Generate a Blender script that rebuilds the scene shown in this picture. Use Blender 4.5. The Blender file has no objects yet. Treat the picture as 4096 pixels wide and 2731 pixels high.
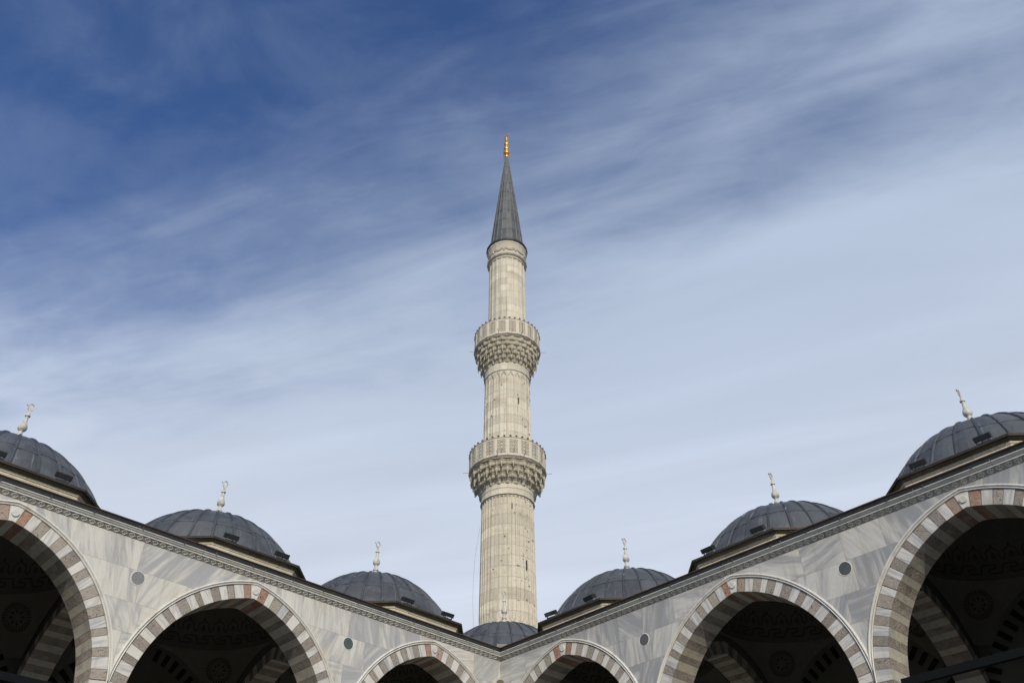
import bpy, math, random
from math import sin, cos, pi, radians as R_, sqrt, acos, atan2
random.seed(7)
COL = bpy.context.scene.collection
SC = bpy.context.scene
# light settings
SUN_E=3.0; EXPO=0.
VEIL=(.50,1.10); VMAX=1.; GLOW=(.25,.8)
SKYTINT=(.70,.93,1.36)
VLOW=(6.95,7.55,8.7); VHIGH=(4.5,5.35,6.85)
CABLE=[(-9.84,7.7,23.79),(-9.93,7.61,22.89),(-10.0,7.53,22.02),(-10.04,7.49,20.75),(-10.04,7.49,19.66),(-10.02,7.51,18.99),(-9.99,7.54,18.08),(-9.99,7.54,14.0)]

# ------------------------------------------------------------------ helpers
class MB:
    """collects polygons and links them as ONE mesh object"""
    def __init__(s, fm=None, flip=False):
        s.v=[]; s.f=[]; s.m=[]; s.uv=[]; s.loc=[]; s.size=[]; s.rnd=[]; s.sm=[]
        s.fm=fm; s.flip=flip; s.mats=[]
    def mat(s, m):
        if m not in s.mats: s.mats.append(m)
        return s.mats.index(m)
    def face(s, pts, m=None, uv=None, loc=None, size=(9,9), rnd=(0,0), smooth=False):
        n=len(pts); b=len(s.v)
        P=[s.fm(*p) if s.fm else tuple(p) for p in pts]
        idx=list(range(n))
        if s.flip: idx=idx[::-1]
        s.v.extend(P); s.f.append([b+i for i in idx]); s.m.append(s.mat(m))
        uv=uv or [(p[0],p[2]) for p in pts]; loc=loc or [(.5,.5)]*n
        s.uv.append([uv[i] for i in idx]); s.loc.append([loc[i] for i in idx])
        s.size.append(size); s.rnd.append(rnd); s.sm.append(smooth)
    def grid(s, rows, m, uvf=None, smooth=False, close=False, rnd=(0,0)):
        """rows: list of lists of points"""
        for i in range(len(rows)-1):
            a,b=rows[i],rows[i+1]; n=len(a)
            for j in range(n if close else n-1):
                k=(j+1)%n
                pts=[a[j],a[k],b[k],b[j]]
                if uvf:
                    jj=j+1
                    uv=[uvf(i,j),uvf(i,jj),uvf(i+1,jj),uvf(i+1,j)]
                else: uv=None
                s.face(pts,m,uv,smooth=smooth,rnd=rnd)
    def box(s, c, h, m, rot=None):
        P=[]
        for z in (-1,1):
            for y in (-1,1):
                for x in (-1,1):
                    q=[x*h[0],y*h[1],z*h[2]]
                    if rot: q=rot(q)
                    P.append((c[0]+q[0],c[1]+q[1],c[2]+q[2]))
        for q in ((0,2,3,1),(4,5,7,6),(0,1,5,4),(2,6,7,3),(0,4,6,2),(1,3,7,5)):
            s.face([P[i] for i in q],m)
    def tube(s, pts, r, m, n=8, caps=True):
        """tube along a polyline; r number or list"""
        rows=[]
        for i,p in enumerate(pts):
            a=pts[max(i-1,0)]; b=pts[min(i+1,len(pts)-1)]
            d=[b[k]-a[k] for k in range(3)]; L=sqrt(sum(x*x for x in d)) or 1
            d=[x/L for x in d]
            up=(0,0,1) if abs(d[2])<.9 else (1,0,0)
            x=[d[1]*up[2]-d[2]*up[1],d[2]*up[0]-d[0]*up[2],d[0]*up[1]-d[1]*up[0]]
            L=sqrt(sum(q*q for q in x)); x=[q/L for q in x]
            y=[d[1]*x[2]-d[2]*x[1],d[2]*x[0]-d[0]*x[2],d[0]*x[1]-d[1]*x[0]]
            rr=r[i] if isinstance(r,(list,tuple)) else r
            rows.append([tuple(p[k]+rr*(cos(2*pi*j/n)*x[k]+sin(2*pi*j/n)*y[k]) for k in range(3)) for j in range(n)])
        s.grid(rows,m,close=True,smooth=True)
        if caps:
            s.face(rows[0][::-1],m); s.face(rows[-1],m)
    def lathe(s, prof, m, c=(0,0), n=32, uvr=1.0, poly=False, a0=0, smooth=True, capt=False, capb=False):
        rows=[]
        for r,z in prof:
            rows.append([(c[0]+r*cos(a0+2*pi*j/n),c[1]+r*sin(a0+2*pi*j/n),z) for j in range(n)])
        s.grid(rows,m,uvf=lambda i,j:(uvr*2*pi*j/n,prof[i][1]+.37*prof[i][0]),close=True,smooth=smooth)
        if capt: s.face(rows[-1],m)
        if capb: s.face(rows[0][::-1],m)
    def build(s, name, parent=None, loc=(0,0,0), weld=False):
        me=bpy.data.meshes.new(name); me.from_pydata(s.v,[],s.f)
        for m in s.mats: me.materials.append(m)
        me.polygons.foreach_set('material_index',s.m)
        me.polygons.foreach_set('use_smooth',s.sm)
        def lay(nm,data):
            l=me.uv_layers.new(name=nm); flat=[]
            for q in data:
                for a in q: flat+= [a[0],a[1]]
            l.data.foreach_set('uv',flat)
        lay('uv',s.uv); lay('loc',s.loc)
        lay('size',[[s.size[i]]*len(f) for i,f in enumerate(s.f)])
        lay('rnd',[[s.rnd[i]]*len(f) for i,f in enumerate(s.f)])
        if weld:
            import bmesh
            bm=bmesh.new(); bm.from_mesh(me); bmesh.ops.remove_doubles(bm,verts=bm.verts,dist=1e-4); bm.to_mesh(me); bm.free()
        me.update()
        o=bpy.data.objects.new(name,me); COL.objects.link(o); o.location=loc
        if parent: o.parent=parent
        return o

def empty(name, loc=(0,0,0), parent=None):
    o=bpy.data.objects.new(name,None); o.empty_display_size=.5; COL.objects.link(o); o.location=loc
    if parent: o.parent=parent
    return o
def tag(o, label=None, cat=None, group=None, kind=None):
    if label: o['label']=label
    if cat: o['category']=cat
    if group: o['group']=group
    if kind: o['kind']=kind
    return o
def copy_tree(o, parent=None):
    c=o.copy(); COL.objects.link(c); c.parent=parent
    for ch in list(o.children): copy_tree(ch,c)
    return c

# ------------------------------------------------------------------ materials
class NT:
    def __init__(s,name):
        s.m=bpy.data.materials.new(name); s.m.use_nodes=True; s.t=s.m.node_tree; s.n=s.t.nodes; s.l=s.t.links
        s.b=s.n['Principled BSDF']; s.b.inputs['Specular IOR Level'].default_value=.3
    def node(s,ty,**k):
        n=s.n.new(ty)
        for a,b in k.items():
            if a.startswith('i_'): n.inputs[a[2:].replace('_',' ')].default_value=b
            else: setattr(n,a,b)
        return n
    def link(s,a,b): s.l.new(a,b)
    def val(s,x,sock):
        if hasattr(x,'is_linked') or hasattr(x,'links'): s.link(x,sock)
        else: sock.default_value=x
    def math(s,op,a,b=0.,clamp=False,c=None):
        n=s.node('ShaderNodeMath',operation=op,use_clamp=clamp); s.val(a,n.inputs[0]); s.val(b,n.inputs[1])
        if c is not None: s.val(c,n.inputs[2])
        return n.outputs[0]
    def mix(s,f,a,b,mode='MIX'):
        n=s.node('ShaderNodeMix',data_type='RGBA',blend_type=mode); s.val(f,n.inputs[0])
        for x,i in ((a,6),(b,7)):
            if isinstance(x,tuple): n.inputs[i].default_value=(*x,1) if len(x)==3 else x
            else: s.link(x,n.inputs[i])
        return n.outputs[2]
    def ramp(s,f,lo,hi):
        n=s.node('ShaderNodeMapRange',interpolation_type='SMOOTHSTEP'); s.val(f,n.inputs[0])
        n.inputs[1].default_value=lo; n.inputs[2].default_value=hi; return n.outputs[0]
    def uv(s,nm='uv'): return s.node('ShaderNodeUVMap',uv_map=nm).outputs[0]
    def sep(s,v):
        n=s.node('ShaderNodeSeparateXYZ'); s.link(v,n.inputs[0]); return n.outputs
    def comb(s,x=0.,y=0.,z=0.):
        n=s.node('ShaderNodeCombineXYZ'); s.val(x,n.inputs[0]); s.val(y,n.inputs[1]); s.val(z,n.inputs[2]); return n.outputs[0]
    def noise(s,vec,scale=5,detail=4,rough=.55,dist=0.,out=0):
        n=s.node('ShaderNodeTexNoise'); s.link(vec,n.inputs['Vector']); n.inputs['Scale'].default_value=scale
        n.inputs['Detail'].default_value=detail; n.inputs['Roughness'].default_value=rough; n.inputs['Distortion'].default_value=dist
        return n.outputs[out]
    def vmul(s,v,k):
        n=s.node('ShaderNodeVectorMath',operation='MULTIPLY'); s.link(v,n.inputs[0]); n.inputs[1].default_value=k; return n.outputs[0]
    def vadd(s,a,b):
        n=s.node('ShaderNodeVectorMath',operation='ADD'); s.link(a,n.inputs[0]); s.link(b,n.inputs[1]); return n.outputs[0]
    def bump(s,h,strength=.5,dist=.02):
        n=s.node('ShaderNodeBump'); n.inputs['Strength'].default_value=strength; n.inputs['Distance'].default_value=dist
        s.link(h,n.inputs['Height']); s.link(n.outputs[0],s.b.inputs['Normal'])
    def fin(s,col,rough=.7,metal=0.):
        if isinstance(col,tuple): s.b.inputs['Base Color'].default_value=(*col,1)
        else: s.link(col,s.b.inputs['Base Color'])
        s.val(rough,s.b.inputs['Roughness']); s.b.inputs['Metallic'].default_value=metal
        return s.m
    def joint(s,w=.008):
        lo=s.sep(s.uv('loc')); sz=s.sep(s.uv('size'))
        a=s.math('MULTIPLY',s.math('MINIMUM',lo[0],s.math('SUBTRACT',1.,lo[0])),sz[0])
        b=s.math('MULTIPLY',s.math('MINIMUM',lo[1],s.math('SUBTRACT',1.,lo[1])),sz[1])
        return s.math('LESS_THAN',s.math('MINIMUM',a,b),w)

def marble(name,white=(.58,.565,.515),grey=(.345,.35,.36),contrast=(.42,.66),jw=.009,along=0.28,across=2.1,yellow=.4):
    t=NT(name); uv=t.uv(); r=t.sep(t.uv('rnd'))
    rot=t.node('ShaderNodeVectorRotate',rotation_type='Z_AXIS'); t.link(uv,rot.inputs['Vector'])
    t.link(t.math('MULTIPLY',r[0],6.283),rot.inputs['Angle'])
    v=t.vadd(t.vmul(rot.outputs[0],(along,across,1)),t.comb(t.math('MULTIPLY',r[1],37.),t.math('MULTIPLY',r[0],11.),0.))
    n1=t.noise(v,1.1,6,.62,1.1); n2=t.noise(v,4.2,4,.6,.5)
    f=t.math('ADD',t.math('MULTIPLY',n1,.75),t.math('MULTIPLY',n2,.28))
    # every slab has its own greyness
    f=t.math('ADD',f,t.math('MULTIPLY',t.math('SUBTRACT',r[1],.5),.15))
    fr=t.ramp(f,*contrast)
    c=t.mix(fr,white,grey)
    vn=t.noise(t.vadd(t.vmul(v,(.6,1.8,1)),t.comb(3.,5.,0.)),1.6,5,.6,1.4)
    line=t.math('SUBTRACT',1.,t.ramp(t.math('ABSOLUTE',t.math('SUBTRACT',vn,.5)),.0,.035))
    c=t.mix(t.math('MULTIPLY',line,.22),c,tuple(x*.78 for x in grey))
    geo=t.node('ShaderNodeNewGeometry').outputs['Position']
    y=t.math('MULTIPLY',t.ramp(t.noise(geo,.55,5,.6),.5,.75),yellow)
    c=t.mix(y,c,(.54,.465,.32),'MIX')
    c=t.mix(t.math('MULTIPLY',t.ramp(t.noise(geo,.9,6,.7,.8),.62,.72),.38),c,(.42,.31,.19))
    c=t.mix(t.math('MULTIPLY',t.ramp(t.noise(t.vmul(geo,(3,3,.35)),1.6,4,.6),.50,.75),.42),c,(.27,.25,.21))
    c=t.mix(t.math('MULTIPLY',t.ramp(t.noise(geo,14,3,.6),.55,.8),.22),c,(.40,.37,.31))
    c=t.mix(t.math('MULTIPLY',t.joint(jw),.45),c,(.20,.16,.12))
    t.bump(t.noise(geo,9,5,.6),.25,.02)
    return t.fin(c,.55)

def rough_stone(name,a,b,c_):
    t=NT(name); geo=t.node('ShaderNodeNewGeometry').outputs['Position']; r=t.sep(t.uv('rnd'))
    n=t.noise(geo,7,6,.7,.4); n2=t.noise(geo,26,4,.65)
    pits=t.ramp(t.noise(geo,13,5,.7,1.2),.60,.70)
    col=t.mix(t.ramp(n,.35,.65),a,b); col=t.mix(t.ramp(n2,.56,.68),col,c_)
    col=t.mix(t.math('MULTIPLY',t.math('SUBTRACT',r[1],.3),.5,clamp=True),col,(.16,.145,.13))
    col=t.mix(t.math('MULTIPLY',t.math('SUBTRACT',r[0],.35),.8,clamp=True),col,(.44,.39,.33))
    col=t.mix(t.math('MULTIPLY',t.ramp(t.noise(geo,2.3,5,.7,.5),.58,.70),.45),col,(.40,.25,.15))
    col=t.mix(t.math('MULTIPLY',pits,.65),col,(.07,.055,.045))
    col=t.mix(t.math('MULTIPLY',t.joint(.010),.8),col,(.13,.10,.08))
    h=t.math('SUBTRACT',t.math('ADD',n,t.math('MULTIPLY',n2,.5)),t.math('MULTIPLY',pits,1.1))
    t.bump(h,.9,.035)
    return t.fin(col,.85)

def lead(name,base=(.115,.135,.165),light=(.30,.33,.37),rough=.5,streak=.5,spots=.6):
    t=NT(name); geo=t.node('ShaderNodeNewGeometry').outputs['Position']; uv=t.sep(t.uv()); r=t.sep(t.uv('rnd'))
    cell=t.comb(t.math('FLOOR',uv[0]),t.math('FLOOR',t.math('ADD',uv[1],.0001)),r[0])
    wn=t.node('ShaderNodeTexWhiteNoise'); t.link(cell,wn.inputs['Vector'])
    c=t.mix(t.ramp(t.noise(geo,1.7,6,.65,.6),.35,.7),tuple(x*.75 for x in base),tuple(x*1.35 for x in base))
    c=t.mix(t.math('MULTIPLY',t.math('POWER',wn.outputs['Value'],1.6),.6),c,tuple(x*1.9 for x in (base[0],base[1]*.97,base[2]*.92)))
    c=t.mix(t.math('MULTIPLY',t.ramp(t.noise(geo,11,6,.7,.8),.62,.74),spots),c,light)
    st=t.noise(t.comb(t.math('MULTIPLY',uv[0],5.),t.math('MULTIPLY',uv[1],.35),r[0]),2.,5,.65)
    c=t.mix(t.math('MULTIPLY',t.ramp(st,.58,.78),streak),c,light)
    c=t.mix(t.math('MULTIPLY',t.ramp(t.noise(geo,3.3,5,.6),.6,.8),.4),c,(.10,.085,.06))
    t.bump(t.math('ADD',t.noise(geo,2.2,3,.5),t.math('MULTIPLY',t.noise(geo,17,4,.6),.25)),.5,.05)
    t.b.inputs['Specular IOR Level'].default_value=.45
    return t.fin(c,rough,.15)

def limestone(name,base=(.46,.415,.325),dark=(.24,.20,.14),course=.42,brickw=.9,stain=.75,jd=.45):
    t=NT(name); uv=t.uv(); geo=t.node('ShaderNodeNewGeometry').outputs['Position']
    br=t.node('ShaderNodeTexBrick'); t.link(uv,br.inputs['Vector']); br.inputs['Scale'].default_value=1
    br.inputs['Brick Width'].default_value=brickw; br.inputs['Row Height'].default_value=course
    br.inputs['Mortar Size'].default_value=.012; br.inputs['Mortar Smooth'].default_value=.3
    br.inputs['Color1'].default_value=(0,0,0,1); br.inputs['Color2'].default_value=(1,1,1,1); br.inputs['Mortar'].default_value=(.5,.5,.5,1)
    c=t.mix(br.outputs['Color'],tuple(x*.86 for x in base),tuple(min(x*1.13,1) for x in base))
    P=t.sep(geo)
    # horizontal weather bands and vertical runs
    band=t.noise(t.comb(t.math('MULTIPLY',P[0],.35),t.math('MULTIPLY',P[1],.35),t.math('MULTIPLY',P[2],1.5)),1.3,6,.7,.6)
    c=t.mix(t.math('MULTIPLY',t.ramp(band,.52,.72),stain*.62),c,(.33,.265,.17))
    c=t.mix(t.math('MULTIPLY',t.ramp(band,.36,.22),.5),c,(.60,.57,.50))
    run=t.noise(t.comb(t.math('MULTIPLY',P[0],3.),t.math('MULTIPLY',P[1],3.),t.math('MULTIPLY',P[2],.3)),1.5,5,.65)
    c=t.mix(t.math('MULTIPLY',t.ramp(run,.55,.78),stain*.6),c,(.27,.25,.21))
    blot=t.noise(geo,3.6,7,.75,.9)
    c=t.mix(t.math('MULTIPLY',t.ramp(blot,.60,.74),stain),c,dark)
    c=t.mix(t.math('MULTIPLY',t.ramp(t.noise(t.comb(t.math('MULTIPLY',P[0],5.5),t.math('MULTIPLY',P[1],5.5),t.math('MULTIPLY',P[2],.22)),1.4,5,.7),.55,.70),stain*.5),c,(.20,.175,.135))
    pit=t.ramp(t.noise(geo,7.5,5,.7,1.5),.66,.74)
    c=t.mix(t.math('MULTIPLY',pit,.7*stain),c,(.08,.065,.045))
    c=t.mix(t.math('MULTIPLY',t.math('MULTIPLY',br.outputs['Fac'],jd),t.ramp(t.noise(geo,1.1,4,.7),.38,.62)),c,(.17,.14,.10))
    h=t.math('SUBTRACT',t.noise(geo,6,6,.65),t.math('ADD',t.math('MULTIPLY',br.outputs['Fac'],.5),t.math('MULTIPLY',pit,1.2)))
    t.bump(h,.8,.05)
    return t.fin(c,.85)

def plain(name,col,rough=.7,metal=0.,var=.25,scale=6,bump=.2,spec=.3):
    t=NT(name); geo=t.node('ShaderNodeNewGeometry').outputs['Position']
    c=t.mix(t.ramp(t.noise(geo,scale,5,.65),.3,.75),tuple(x*(1-var) for x in col),tuple(min(x*(1+var),1) for x in col))
    t.bump(t.noise(geo,scale*3,4,.6),bump,.01); t.b.inputs['Specular IOR Level'].default_value=spec
    return t.fin(c,rough,metal)

M_SLAB=marble('marble_slab',contrast=(.40,.62),jw=.007)
M_SLABR=marble('dimmed_grey_marble_slab',(.53,.52,.485),(.27,.28,.295),(.38,.62),jw=.007,yellow=.25)  # greyer veined marble, also darkened in colour for the dimmer right wall
M_WHITE=marble('marble_voussoir',(.60,.585,.54),(.36,.365,.375),(.46,.68),jw=.010,along=.5,across=6,yellow=.25)
M_GREY=rough_stone('breccia_brown_grey',(.315,.283,.247),(.235,.213,.19),(.42,.385,.34))
M_RED=rough_stone('breccia_red',(.37,.245,.19),(.28,.13,.085),(.47,.39,.32))
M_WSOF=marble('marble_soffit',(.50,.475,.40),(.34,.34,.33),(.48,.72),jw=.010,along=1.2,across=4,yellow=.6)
M_MOULD=marble('marble_moulding',(.66,.65,.60),(.45,.46,.47),(.45,.8),along=1,across=2,jw=0)
M_FRIEZE=plain('shade_grey_frieze',(.36,.345,.305),.65,var=.25,scale=4)  # marble greyed in colour for the shade on the downward-facing band
M_LEAD=lead('dome_lead',(.060,.066,.073),(.25,.265,.27),.5,.9,.9)
M_LEADR=lead('lead_roll',(.042,.048,.056),(.42,.45,.47),.5,.8,1.)
M_LEADD=lead('dark_lead_trim',(.023,.027,.029),(.12,.13,.13),.6,.5,.35)
M_RUST=plain('brown_drip_edge',(.10,.052,.036),.7,var=.4,scale=9)
M_DRUM=limestone('drum_limestone',(.62,.57,.44),(.30,.25,.16),.33,.8,.4,.3)
M_DRUMC=limestone('shaded_cornice_boss_brown',(.13,.11,.07),(.06,.05,.035),.33,.8,.9,.3)  # shade under the drum lip put into the stone colour; boss brown too
M_LIME=limestone('minaret_limestone',(.53,.49,.40),course=.62,brickw=3.4,jd=.30,stain=1.)
M_LIMEL=limestone('minaret_carved_limestone',(.53,.49,.40),stain=.45,course=3,brickw=3,jd=.1)
M_MUQ=limestone('stalactite_limestone',(.42,.385,.30),(.20,.17,.12),stain=.7,course=3,brickw=3,jd=.1)
M_CONE=lead('spire_lead',(.070,.074,.075),(.26,.27,.27),.5,.4,.45)
M_CONER=plain('spire_seam_lead',(.21,.215,.21),.5,.15,var=.3)
M_GOLD=plain('gilded_copper',(.66,.33,.09),.38,1.,var=.12,bump=.1)
M_FIN=plain('white_marble_finial',(.50,.485,.44),.6,var=.3,scale=7)
M_BLACK=plain('slit_shade_black',(.006,.006,.006),.9,var=.1)  # black colour of solid slit boxes, standing in for unlit depth
M_LAMP=plain('dark_bulb_metal',(.09,.085,.08),.3,.3,var=.2)
M_FLOOD=plain('black_floodlight_housing',(.022,.02,.019),.5,var=.3)
M_GLASS=plain('floodlight_glass',(.03,.035,.04),.12,var=.1,bump=0,spec=.6)
M_LED=plain('led_lens_cells',(.45,.46,.48),.4,var=.1)
M_STEEL=plain('galvanised_bracket',(.30,.42,.46),.4,.4,var=.2)
M_WIRE=plain('dark_cable',(.10,.10,.11),.6,var=.1)
M_ROD=plain('pale_metal_rod',(.45,.35,.32),.5,var=.1)
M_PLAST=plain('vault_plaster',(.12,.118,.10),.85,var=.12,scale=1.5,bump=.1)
M_PAINTR=plain('dark_red_vault_paint',(.062,.032,.027),.8,var=.25)
M_PAINTD=plain('dark_brown_vault_paint',(.012,.010,.008),.85,var=.25)
M_TIE=plain('blue_green_tie_beam',(.0015,.0035,.0045),1.,var=.3)
M_GRAN=plain('grey_granite_column',(.26,.25,.24),.5,var=.3,scale=20)
M_DISC=[plain('dark_green_disc',(.065,.095,.095),.45,var=.2),plain('grey_granite_disc',(.21,.21,.215),.6,var=.35,scale=30),
        plain('slate_disc',(.095,.10,.11),.5,var=.3,scale=25),lead('mottled_dark_disc',(.06,.07,.07),(.26,.27,.26),.6,.2,.9)]
M_SHELLW=limestone('hall_limestone',(.42,.39,.33))
t=NT('courtyard_paving'); g=t.node('ShaderNodeNewGeometry').outputs['Position']
br=t.node('ShaderNodeTexBrick'); t.link(g,br.inputs['Vector']); br.inputs['Scale'].default_value=1; br.inputs['Brick Width'].default_value=1.2; br.inputs['Row Height'].default_value=.8
br.inputs['Mortar Size'].default_value=.01; br.inputs['Color1'].default_value=(.17,.165,.15,1); br.inputs['Color2'].default_value=(.13,.127,.12,1); br.inputs['Mortar'].default_value=(.09,.085,.08,1)
M_PAVE=t.fin(t.mix(t.math('MULTIPLY',t.ramp(t.noise(g,.8,5,.6),.45,.7),.4),br.outputs['Color'],(.15,.145,.135)),.6)

# ------------------------------------------------------------------ dimensions (metres; courtyard corner at 0,0)
S0,BAY,D=2.9648,6.6,3.794
AC,AR,SPR=.672,3.567,8.041          # pointed arch: centre offset, radius, springing height
ZB=12.10                            # underside of the frieze
WT=.93                              # wall thickness
NB=4
def fL(t,d,z): return (-d,-t,z)
def fR(t,d,z): return (t,d,z)
def side(s,r,phi,clampt=99):
    x=min(r*cos(phi)-AC,clampt)
    return s*max(x,0), SPR+r*sin(phi)
def apex(r): return acos(AC/r)
def curve_z(x,r):                   # height of concentric arch of radius r at |x|
    q=(abs(x)+AC)/r
    return SPR+r*sqrt(max(0,1-q*q)) if q<1 else SPR

NST=21
def arch_mesh(fm,flip,tc,seed,cl,cr,depth=WT,d0=0.,th=.39,back=False,red=True):
    rnd=random.Random(seed); b=MB(fm,flip)
    key=.026
    stones=[]
    a1=apex(AR)-key
    for s in (-1,1):
        # slightly uneven joints
        cuts=[0.]+[ (i+rnd.uniform(-.17,.17))/NST*a1 for i in range(1,NST)]+[a1]
        for i in range(NST):
            m=(M_RED if red else M_GREY) if i==NST-1 else (M_GREY if (NST-1-i)%2==0 else M_WHITE)
            stones.append((s,cuts[i],cuts[i+1],m))
    for s,p0,p1,m in stones:
        r=(rnd.random(),rnd.random()); pr=rnd.uniform(-.006,.008)
        mid=(p0+p1)/2
        if m is M_WHITE:
            # veins roughly along the stone
            ang=(-(mid if s>0 else pi-mid)+rnd.uniform(-.25,.25))/(2*pi); r=(ang%1,r[1])
        cl_=cr if s>0 else cl
        w=(p1-p0)*AR*1.05
        def P(rr,ph): x,z=side(s,rr,ph,cl_); return (tc+x,z)
        K=2
        for k in range(K):
            q0=p0+(p1-p0)*k/K; q1=p0+(p1-p0)*(k+1)/K
            A,B,C_,D_=P(AR,q0),P(AR,q1),P(AR+th,q1),P(AR+th,q0)
            pts=[(A[0],d0-pr,A[1]),(B[0],d0-pr,B[1]),(C_[0],d0-pr,C_[1]),(D_[0],d0-pr,D_[1])]
            lo=[(k/K,0),((k+1)/K,0),((k+1)/K,1),(k/K,1)]
            if s<0: pts=pts[::-1]; lo=lo[::-1]
            b.face(pts,m,uv=[(p[0],p[2]) for p in pts],loc=lo,size=(w,th),rnd=r)
            # soffit in three runs of stone
            dd=[0,.36,.64,1.]
            for e in range(3):
                e0=d0-pr+(depth+pr)*dd[e]; e1=d0-pr+(depth+pr)*dd[e+1]
                r2=r if e==0 else (rnd.random(),rnd.random())
                pts=[(A[0],e0,A[1]),(A[0],e1,A[1]),(B[0],e1,B[1]),(B[0],e0,B[1])]
                uv=[(q0*AR,e0),(q0*AR,e1),(q1*AR,e1),(q1*AR,e0)]
                lo=[(k/K,.5),(k/K,.5),((k+1)/K,.5),((k+1)/K,.5)]
                if s<0: pts=pts[::-1]; uv=uv[::-1]; lo=lo[::-1]
                b.face(pts,M_WSOF if m is M_WHITE else m,uv=uv,loc=lo,size=(w,9),rnd=r2)
            if back:
                e=d0+depth
                pts=[(A[0],e,A[1]),(D_[0],e,D_[1]),(C_[0],e,C_[1]),(B[0],e,B[1])]
                lo=[(k/K,0),(k/K,1),((k+1)/K,1),((k+1)/K,0)]
                if s<0: pts=pts[::-1]; lo=lo[::-1]
                b.face(pts,m,uv=[(p[0],p[2]) for p in pts],loc=lo,size=(w,th),rnd=r)
    # keystone
    def P(rr,ph,s): x,z=side(s,rr,ph); return (tc+x,z)
    aA=apex(AR); aO=apex(AR+th); ko=key*1.0
    L0=P(AR,a1,-1); R0=P(AR,a1,1); T0=(tc,SPR+AR*sin(aA)); L1=P(AR+th,aA-key,-1); R1=P(AR+th,aA-key,1); T1=(tc,SPR+(AR+th)*sin(aO))
    kr=(.23,.3)
    pts=[L0,T0,R0,R1,T1,L1]
    b.face([(p[0],d0-.012,p[1]) for p in pts],M_WHITE,uv=pts,loc=[(0,.0),(.5,0),(1,0),(1,1),(.5,1),(0,1)],size=(.22,.4),rnd=kr)
    if back: b.face([(p[0],d0+depth,p[1]) for p in pts][::-1],M_WHITE,rnd=kr)
    for A,B in ((L0,T0),(T0,R0)):
        b.face([(A[0],d0-.012,A[1]),(A[0],d0+depth,A[1]),(B[0],d0+depth,B[1]),(B[0],d0-.012,B[1])],M_WHITE,rnd=kr)
    if red:   # small carved disc on the keystone
        zc=SPR+(AR+.20)*sin(apex(AR+.20)); n=20
        ring=[(tc+.085*cos(2*pi*i/n),d0-.045,zc+.085*sin(2*pi*i/n)) for i in range(n)]
        base=[(tc+.095*cos(2*pi*i/n),d0-.012,zc+.095*sin(2*pi*i/n)) for i in range(n)]
        b.face(ring,M_WHITE,rnd=(.1,.2)); b.grid([base,ring],M_WHITE,close=True)
    return b

def hood_mesh(fm,flip,tc,cl,cr):
    b=MB(fm,flip)
    prof=[(.392,-.0),(.394,.028),(.406,.040),(.420,.034),(.428,.006),(.440,.004),(.446,.028),(.462,.052),(.484,.050),(.492,.030),(.500,.030),(.503,.0)]
    n=46
    for s,cl_ in ((-1,cl),(1,cr)):
        rows=[]
        for dr,o in prof:
            rr=AR+dr; a=apex(rr)
            rows.append([(lambda x,z:(tc+x,-o,z))(*side(s,rr,a*i/n,cl_)) for i in range(n+1)])
        if s>0: rows=[r[::-1] for r in rows]
        b.grid(rows,M_MOULD,rnd=(.31,.2))
    return b

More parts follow.
